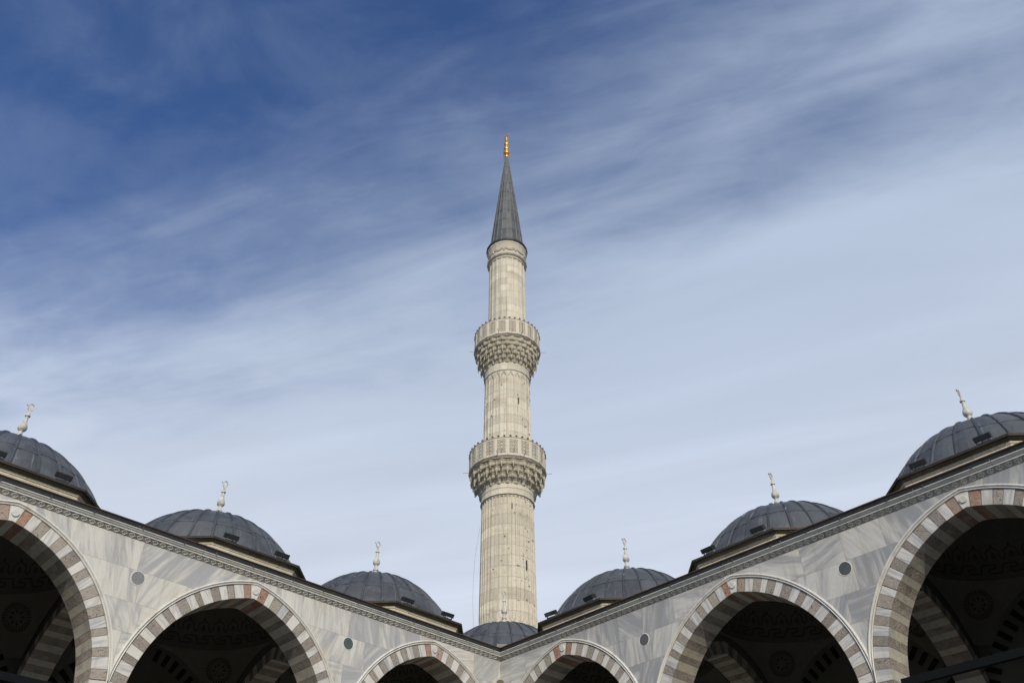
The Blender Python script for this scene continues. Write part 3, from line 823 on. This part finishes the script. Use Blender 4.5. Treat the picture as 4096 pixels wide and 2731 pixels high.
def balcony(zm0,zm1,rs,rm,rc,zc,rp,zp0,zp1,tiers,pend,nal,style):
    b=MB(); muqarnas(b,zm0,zm1,rs,rm,tiers,nal,pend,3)
    B=MB()
    B.lathe([(rm-.06,zm1-.03),(rm+.02,zm1),(rm+.02,zm1+.03),(rm-.0,zm1+.04),(rc-.05,zc-.075),(rc-.035,zc-.06),(rc-.06,zc-.04),(rc,zc-.01),(rc,zc+.02),(rc-.015,zc+.03),(rp+.01,zc+.05),(rp-.14,zc+.06),(rp-.3,zc+.02),(1.2,zc+.02)],M_LIMEL,**P20)
    bal=B.build('balcony',MIN)
    b.build('stalactite_corbels',bal)
    # pierced parapet
    ap=rp*cos(pi/20); hw=rp*sin(pi/20); ph=zp1-zp0
    pm=MB()    # local frame: panel in the (y,z) plane at x=ap, facing +x
    fx=.07
    def bx(y0,y1,z0_,z1_,x1=0.,th=.07,m=M_LIMEL): pm.box((ap+x1-th/2,(y0+y1)/2,(z0_+z1_)/2),(th/2,(y1-y0)/2,(z1_-z0_)/2),m)
    z0_=zp0; 
    bx(-hw,-hw+.105,z0_,zp1); bx(hw-.105,hw,z0_,zp1)
    bx(-hw+.105,hw-.105,z0_,z0_+.14); bx(-hw+.105,hw-.105,zp1-.12,zp1)
    pm.box((ap-.03,0,zp1+.012),(.065,hw+.004,.014),M_LIMEL)
    # lattice
    y0,y1,za,zb=-hw+.105,hw-.105,z0_+.14,zp1-.12
    bx(y0,y0+.018,za,zb,-.012,.03); bx(y1-.018,y1,za,zb,-.012,.03); bx(y0+.018,y1-.018,za,za+.018,-.012,.03); bx(y0+.018,y1-.018,zb-.018,zb,-.012,.03)
    W=y1-y0; Hh=zb-za
    def bar(p,q,w=.011,dx=0.):
        dy,dz=q[0]-p[0],q[1]-p[1]; L=sqrt(dy*dy+dz*dz) or 1; ny,nz=-dz/L*w,dy/L*w
        x=ap-.022+dx; 
        f=[(x,p[0]-ny,p[1]-nz),(x,q[0]-ny,q[1]-nz),(x,q[0]+ny,q[1]+nz),(x,p[0]+ny,p[1]+nz)]
        bk=[(x-.075,)+tuple(v[1:]) for v in f]
        pm.face(f,M_LIMEL); pm.face(bk[::-1],M_LIMEL)
        for i in range(4): j=(i+1)%4; pm.face([f[i],bk[i],bk[j],f[j]],M_LIMEL)
    cxn,czn=(2,5) if style else (2,4)
    k=0
    for i in range(cxn):
        for j in range(czn):
            cy=y0+W*(i+.5)/cxn; cz=za+Hh*(j+.5)/czn; rr=min(W/cxn,Hh/czn)*.5
            # star knot: ring + eight spokes
            for s in range(8):
                a=pi*s/4+pi/8; a2=a+pi/4; k+=1
                bar((cy+rr*.42*cos(a),cz+rr*.42*sin(a)),(cy+rr*.42*cos(a2),cz+rr*.42*sin(a2)),.014,.0005*(k%7))
                bar((cy+rr*.42*cos(a),cz+rr*.42*sin(a)),(cy+rr*1.12*cos(a+.2),cz+rr*1.12*sin(a+.2)),.014,.0005*(k%7)+.0035)
    first=None
    for i in range(20):
        if first is None: first=pm.build('parapet_panel',bal); o=first
        else: o=first.copy(); COL.objects.link(o); o.parent=bal
        o.rotation_euler=(0,0,AZ+pi/20+2*pi*i/20)
    # bulbs along the rim
    lm=MB(); lm.lathe([(.0,.17),(.04,.158),(.066,.12),(.070,.095),(.056,.05),(.022,.03),(.018,0)],M_LAMP,n=12); first=None
    for i in range(40):
        a=AZ+2*pi*(i+.5)/40; r=(rp-.02)*(cos(pi/20)/cos(((i+.5)/2%1-.5)*pi/10))
        if first is None: first=lm.build('lamp',bal); o=first
        else: o=first.copy(); COL.objects.link(o); o.parent=bal
        o.location=(r*cos(a),r*sin(a),zp1+.02)
    for da,tilt in ((86,-.06),(-84,.02),(24,.3),(-14,.25),(-46,.3),(52,.3)):
        a=AZ+R_(da); rb=MB(); ro=rc-.02
        rb.tube([(ro*cos(a),ro*sin(a),zc+.02),((ro+.34)*cos(a),(ro+.34)*sin(a),zc+.02+tilt*.4)],.017,M_ROD,6); rb.build('rod',bal)
    return bal
balcony(26.66,27.98,1.56,2.24,2.34,28.12,2.32,28.12,29.32,4,[(2,.30,.085),(3,.20,.07),(1,.10,.05)],1,0)
balcony(35.60,37.32,1.48,2.14,2.24,37.47,2.20,37.47,38.72,6,[(4,.14,.05),(3,.30,.06),(2,.12,.05),(1,.14,.05)],1,1)
# upper mouldings, frieze with swags
b=MB(); b.lathe([(1.29,45.42),(1.33,45.46),(1.33,45.50),(1.30,45.52),(1.30,45.60),(1.33,45.62),(1.40,45.66),(1.455,45.72),(1.47,45.78),(1.455,45.84),(1.40,45.89),(1.36,45.92),(1.35,46.52),(1.37,46.60),(1.36,46.66),(1.38,46.70),(1.40,46.78),(1.40,46.82),(1.44,46.88),(1.455,46.95),(1.455,46.99)],M_LIMEL,**P20); fz=b.build('frieze',MIN)
b=MB()
for i in range(10):
    a0=AZ+pi/10+2*pi*i/10+pi/20; a1=a0+2*pi/10
    for dz,rad,ins in ((0,.028,.015),(.10,.014,.01),(-.07,.03,.02)):
        pts=[]
        N=12
        for k in range(N+1):
            f=k/N; a=a0+(a1-a0)*f; s=sin(pi*f)
            pts.append(((1.362+ins)*cos(a),(1.362+ins)*sin(a),46.42+dz*.9-.22*s))
        rr=[rad*(1+.35*(k%2)) if dz<0 else rad for k in range(N+1)]
        b.tube(pts,rr,M_LIMEL,6,caps=False)
    b.lathe([(.0,46.05),(.05,46.08),(.07,46.15),(.05,46.24),(.03,46.36),(.035,46.44),(0,46.46)],M_LIMEL,(1.385*cos(a0),1.385*sin(a0)),8)
b.build('swag',fz)
b=MB(); b.lathe([(1.44,46.985),(1.50,47.05),(1.53,47.14),(1.535,47.19),(1.49,47.22),(1.30,47.40),(1.265,47.46)],M_LEADD,**P20); b.build('lead_eaves',MIN)
# spire
zc0,zc1,rb0,rb1=47.44,58.62,1.27,.115
rad=lambda z:rb0+(rb1-rb0)*((z-zc0)/(zc1-zc0))**1.04
zs=[zc0+(zc1-zc0)*i/9 for i in range(10)]
b=MB(); b.lathe([(rad(z),z) for z in zs],M_CONE,n=20,a0=AZ,smooth=False,uvr=20/(2*pi),capt=True)
for j in range(20):
    a=AZ+2*pi*j/20; b.tube([((rad(z)+.004)*cos(a),(rad(z)+.004)*sin(a),z) for z in zs],[.021,.021,.020,.019,.018,.017,.015,.013,.010,.007],M_CONER,5,caps=False)
rs_=random.Random(4)
for j in range(20):
    for k in range(1,9):
        z=zc0+(zc1-zc0)*(k+rs_.choice([0,0,.03,-.03]))/9.4; r=rad(z)+.006
        b.tube([(r*cos(AZ+2*pi*j/20),r*sin(AZ+2*pi*j/20),z),(r*cos(AZ+2*pi*(j+1)/20),r*sin(AZ+2*pi*(j+1)/20),z)],.008,M_LEADD,4,caps=False)
b.build('spire',MIN)
# gilded finial
b=MB(); b.lathe([(.15,58.52),(.17,58.60),(.15,58.72),(.13,58.80),(.17,58.86),(.25,58.96),(.265,59.06),(.24,59.17),(.16,59.30),(.12,59.40),(.13,59.46),(.19,59.56),(.215,59.66),(.19,59.77),(.13,59.88),(.10,59.98),(.11,60.06),(.17,60.16),(.215,60.29),(.19,60.41),(.12,60.52),(.08,60.64),(.075,60.74),(.12,60.82),(.13,60.92),(.10,61.02),(.06,61.10),(.085,61.16),(.10,61.20),(.05,61.25),(.03,61.32),(.028,61.42)],M_GOLD,n=28)
gf=b.build('gilded_finial',MIN)
b=MB(); ca=AZ+R_(52); rr=.20; pts=[];rad2=[]
for i in range(25):
    f=i/24; a=R_(-90)+R_(-148)+R_(296)*f
    pts.append((rr*cos(a)*cos(ca),rr*cos(a)*sin(ca),61.60+rr*sin(a)*1.12)); rad2.append(.016+.030*sin(pi*f))
b.tube(pts,rad2,M_GOLD,8); b.build('crescent',gf)
b=MB(); a=AZ-pi/2+R_(10)
b.tube([(.06*cos(a),.06*sin(a),61.4),(.12*cos(a),.12*sin(a),61.25),(.14*cos(a),.14*sin(a),60.6),(.24*cos(a),.24*sin(a),59.6),(.26*cos(a),.26*sin(a),58.8),(.2*cos(a),.2*sin(a),58.2)],.016,M_WIRE,5); b.build('lightning_conductor',MIN)
# slit windows
def slit(az_deg,z0,z1,r,w=.021):
    a=AZ+R_(az_deg); s=MB(); rot=lambda q:(q[0]*cos(a)-q[1]*sin(a),q[0]*sin(a)+q[1]*cos(a),q[2])
    s.box((r*cos(a),r*sin(a),(z0+z1)/2),(.02,w,(z1-z0)/2),M_BLACK,rot); s.build('slit_window',MIN)
slit(9.5,25.08,25.42,1.515); slit(42,21.6,22.15,1.52); slit(29,32.5,32.95,1.44)
rs_=random.Random(11)
sb=MB()
for i in range(90):     # broken edges and knocked-off chips
    a=AZ+R_(rs_.uniform(15,100)) if rs_.random()<.6 else AZ+R_(rs_.uniform(-100,60)); z=rs_.choice([rs_.uniform(19,26),rs_.uniform(19,26),rs_.uniform(30,35)])
    r=1.50 if z<28 else 1.45
    w=rs_.uniform(.015,.06); h=rs_.uniform(.008,.022)
    rot=lambda q:(q[0]*cos(a)-q[1]*sin(a),q[0]*sin(a)+q[1]*cos(a),q[2])
    sb.box((r*cos(a),r*sin(a),z),(.022,w,h),M_MUQ,rot)
sb.build('broken_edge',MIN)

# hanging cable left of the minaret
b=MB(); b.tube(CABLE,.0055,M_WIRE,5); o=b.build('cable'); tag(o,'thin dark cable hanging slack beside the left edge of the minaret shaft','cable')

# ------------------------------------------------------------------ courtyard ground 
b=MB(); b.face([(-1500,-1500,-.02),(1500,-1500,-.02),(1500,1500,-.02),(-1500,1500,-.02)],M_PAVE); g=b.build('ground'); tag(g,kind='structure')
# the two arcades on the far sides of the court (behind the viewer)
for nm,fx,fy,lb in (('arcade',lambda t,d,z:(46.4+d,-t,z),0,'plain arcade across the court on the side of the sun, behind the viewer'),('arcade',lambda t,d,z:(t,-46.4-d,z),1,'plain arcade across the court facing the right-hand one, behind the viewer')):
    A=empty(nm); tag(A,lb,'arcade','arcades on the far sides of the court')
    b=MB(fx)
    for k in range(7):
        c=.1+BAY*(k+.5); n=24
        for j in range(n):
            xa=-3.3+6.6*j/n; xb=-3.3+6.6*(j+1)/n
            b.face([(c+xa,0,curve_z(xa,AR)),(c+xb,0,curve_z(xb,AR)),(c+xb,0,12.4),(c+xa,0,12.4)],M_SLAB,rnd=(.2,.4))
            b.face([(c+xa,0,curve_z(xa,AR)),(c+xa,WT,curve_z(xa,AR)),(c+xb,WT,curve_z(xb,AR)),(c+xb,0,curve_z(xb,AR))],M_WHITE)
    b.box((23.2,7.3,6.2),(30.8,.3,6.2),M_SHELLW); b.box((23.2,3.65,12.5),(30.8,3.9,.08),M_LEADD)
    b.build('wall',A)
    for k in range(8):
        b=MB(); x,y,_=fx(.1+BAY*k,.46,0); b.lathe([(.46,0),(.46,.2),(.34,.4),(.31,7.1),(.5,7.8),(.5,8.04)],M_GRAN,(x,y),16); b.build('column',A)
    for k in range(7):
        b=MB(); x,y,_=fx(.1+BAY*(k+.5),D,0)
        b.lathe([(3.1,12.5),(3.1,13.1)]+[(3.05*cos(q),13.1+2.2*sin(q)) for q in [i*pi/16 for i in range(9)]],M_LEAD,(x,y),24,uvr=3.8); b.build('dome_shell',A)
# ------------------------------------------------------------------ camera
cam=bpy.data.cameras.new('camera'); co=bpy.data.objects.new('camera',cam); COL.objects.link(co)
from mathutils import Matrix, Vector
F_=Vector((-0.54701351,0.53244001,0.64597512)); X_=Vector((0.69391174,0.72003608,-0.0058778)); U_=Vector((0.46825497,-0.44503448,0.76333584))
Mx=Matrix(((X_[0],U_[0],-F_[0],21.5284),(X_[1],U_[1],-F_[1],-20.2712),(X_[2],U_[2],-F_[2],1.6),(0,0,0,1)))
co.matrix_world=Mx
cam.sensor_width=36; cam.lens=3386.65/4096*36; cam.clip_end=5000; cam.clip_start=.1
SC.camera=co

# ------------------------------------------------------------------ sun and sky
SUN_AZ,SUN_EL=R_(-36),R_(26)
sv=Vector((cos(SUN_AZ)*cos(SUN_EL),sin(SUN_AZ)*cos(SUN_EL),sin(SUN_EL)))
L=bpy.data.lights.new('sun','SUN'); L.energy=SUN_E; L.angle=R_(.6); L.color=(1,.90,.74)
lo=bpy.data.objects.new('sun',L); COL.objects.link(lo); lo.rotation_euler=sv.to_track_quat('Z','Y').to_euler()
W=bpy.data.worlds.new('World'); SC.world=W; W.use_nodes=True
t=NT.__new__(NT); t.m=W; t.t=W.node_tree; t.n=t.t.nodes; t.l=t.t.links
t.n.clear()
out=t.node('ShaderNodeOutputWorld'); bg=t.node('ShaderNodeBackground'); t.link(bg.outputs[0],out.inputs[0])
sky=t.node('ShaderNodeTexSky'); sky.sky_type='NISHITA'; sky.sun_disc=False; sky.sun_elevation=SUN_EL; sky.sun_rotation=pi/2-SUN_AZ
sky.air_density=1.; sky.dust_density=.6; sky.ozone_density=1.8
dirv=t.node('ShaderNodeTexCoord').outputs['Generated']
S=t.sep(dirv); zz=t.math('MAXIMUM',t.math('ADD',S[2],.02),.06)
px=t.math('DIVIDE',S[0],zz); py=t.math('DIVIDE',S[1],zz)
# sheet of cirrus high above: along = streak direction, across = towards the thicker veil
ca,sa=cos(R_(27)),sin(R_(27))
al=t.math('ADD',t.math('MULTIPLY',px,ca),t.math('MULTIPLY',py,sa))
ac=t.math('ADD',t.math('MULTIPLY',px,-sa),t.math('MULTIPLY',py,ca))
def P(a,b,z=0.): return t.comb(t.math('MULTIPLY',al,a),t.math('MULTIPLY',ac,b),z)
big=t.noise(P(.55,1.5,3.1),1.6,3,.5,.3)
mid=t.noise(P(.7,3.0,7.7),1.7,5,.5,.6)
fine=t.noise(P(2.0,6.,1.3),2.2,6,.55,.8)
puff=t.noise(P(3.,4.,5.3),1.7,6,.6,.4)
d=t.math('ADD',ac,t.math('MULTIPLY',t.math('SUBTRACT',big,.5),.42))
d=t.math('ADD',d,t.math('MULTIPLY',t.math('SUBTRACT',mid,.5),.44))
d=t.math('ADD',d,t.math('MULTIPLY',t.math('SUBTRACT',fine,.5),.16))
d=t.math('ADD',d,t.math('MULTIPLY',t.math('SUBTRACT',puff,.5),.16))
d=t.math('ADD',d,t.math('MULTIPLY',t.math('MAXIMUM',t.math('ADD',al,.1),0.),.20))
veil=t.ramp(d,*VEIL)
veil=t.math('MAXIMUM',t.math('MULTIPLY',veil,VMAX),t.math('MULTIPLY',t.ramp(t.math('ADD',t.math('MULTIPLY',puff,.6),t.math('MULTIPLY',big,.5)),.46,.74),.13))
gl=t.node('ShaderNodeVectorMath',operation='DOT_PRODUCT'); t.link(dirv,gl.inputs[0]); gl.inputs[1].default_value=sv
g0=t.math('MAXIMUM',gl.outputs['Value'],0.)
glow=t.math('ADD',t.math('ADD',1.,t.math('MULTIPLY',t.math('POWER',g0,2.),GLOW[0])),t.math('MULTIPLY',t.math('POWER',g0,16.),GLOW[1]))
base=t.mix(1.,sky.outputs[0],SKYTINT,'MULTIPLY')
# veil colour, paler low down
vc=t.mix(t.ramp(S[2],.25,.75),VLOW,VHIGH)
vc=t.mix(1.,vc,t.comb(*[t.math('ADD',.86,t.math('MULTIPLY',mid,.28))]*3),'MULTIPLY')
vg=t.node('ShaderNodeVectorMath',operation='SCALE'); t.link(vc,vg.inputs[0]); t.link(glow,vg.inputs['Scale'])
# the whole southern sky behind the viewer is veiled too
back=t.math('MAXIMUM',veil,t.math('MULTIPLY',t.ramp(g0,.0,.6),.85))
col=t.mix(back,base,vg.outputs[0])
t.link(col,bg.inputs['Color']); bg.inputs['Strength'].default_value=.1
SC.view_settings.view_transform='Standard'; SC.view_settings.look='None'; SC.view_settings.gamma=1; SC.view_settings.exposure=EXPO
SC.cycles.max_bounces=6; SC.cycles.diffuse_bounces=4
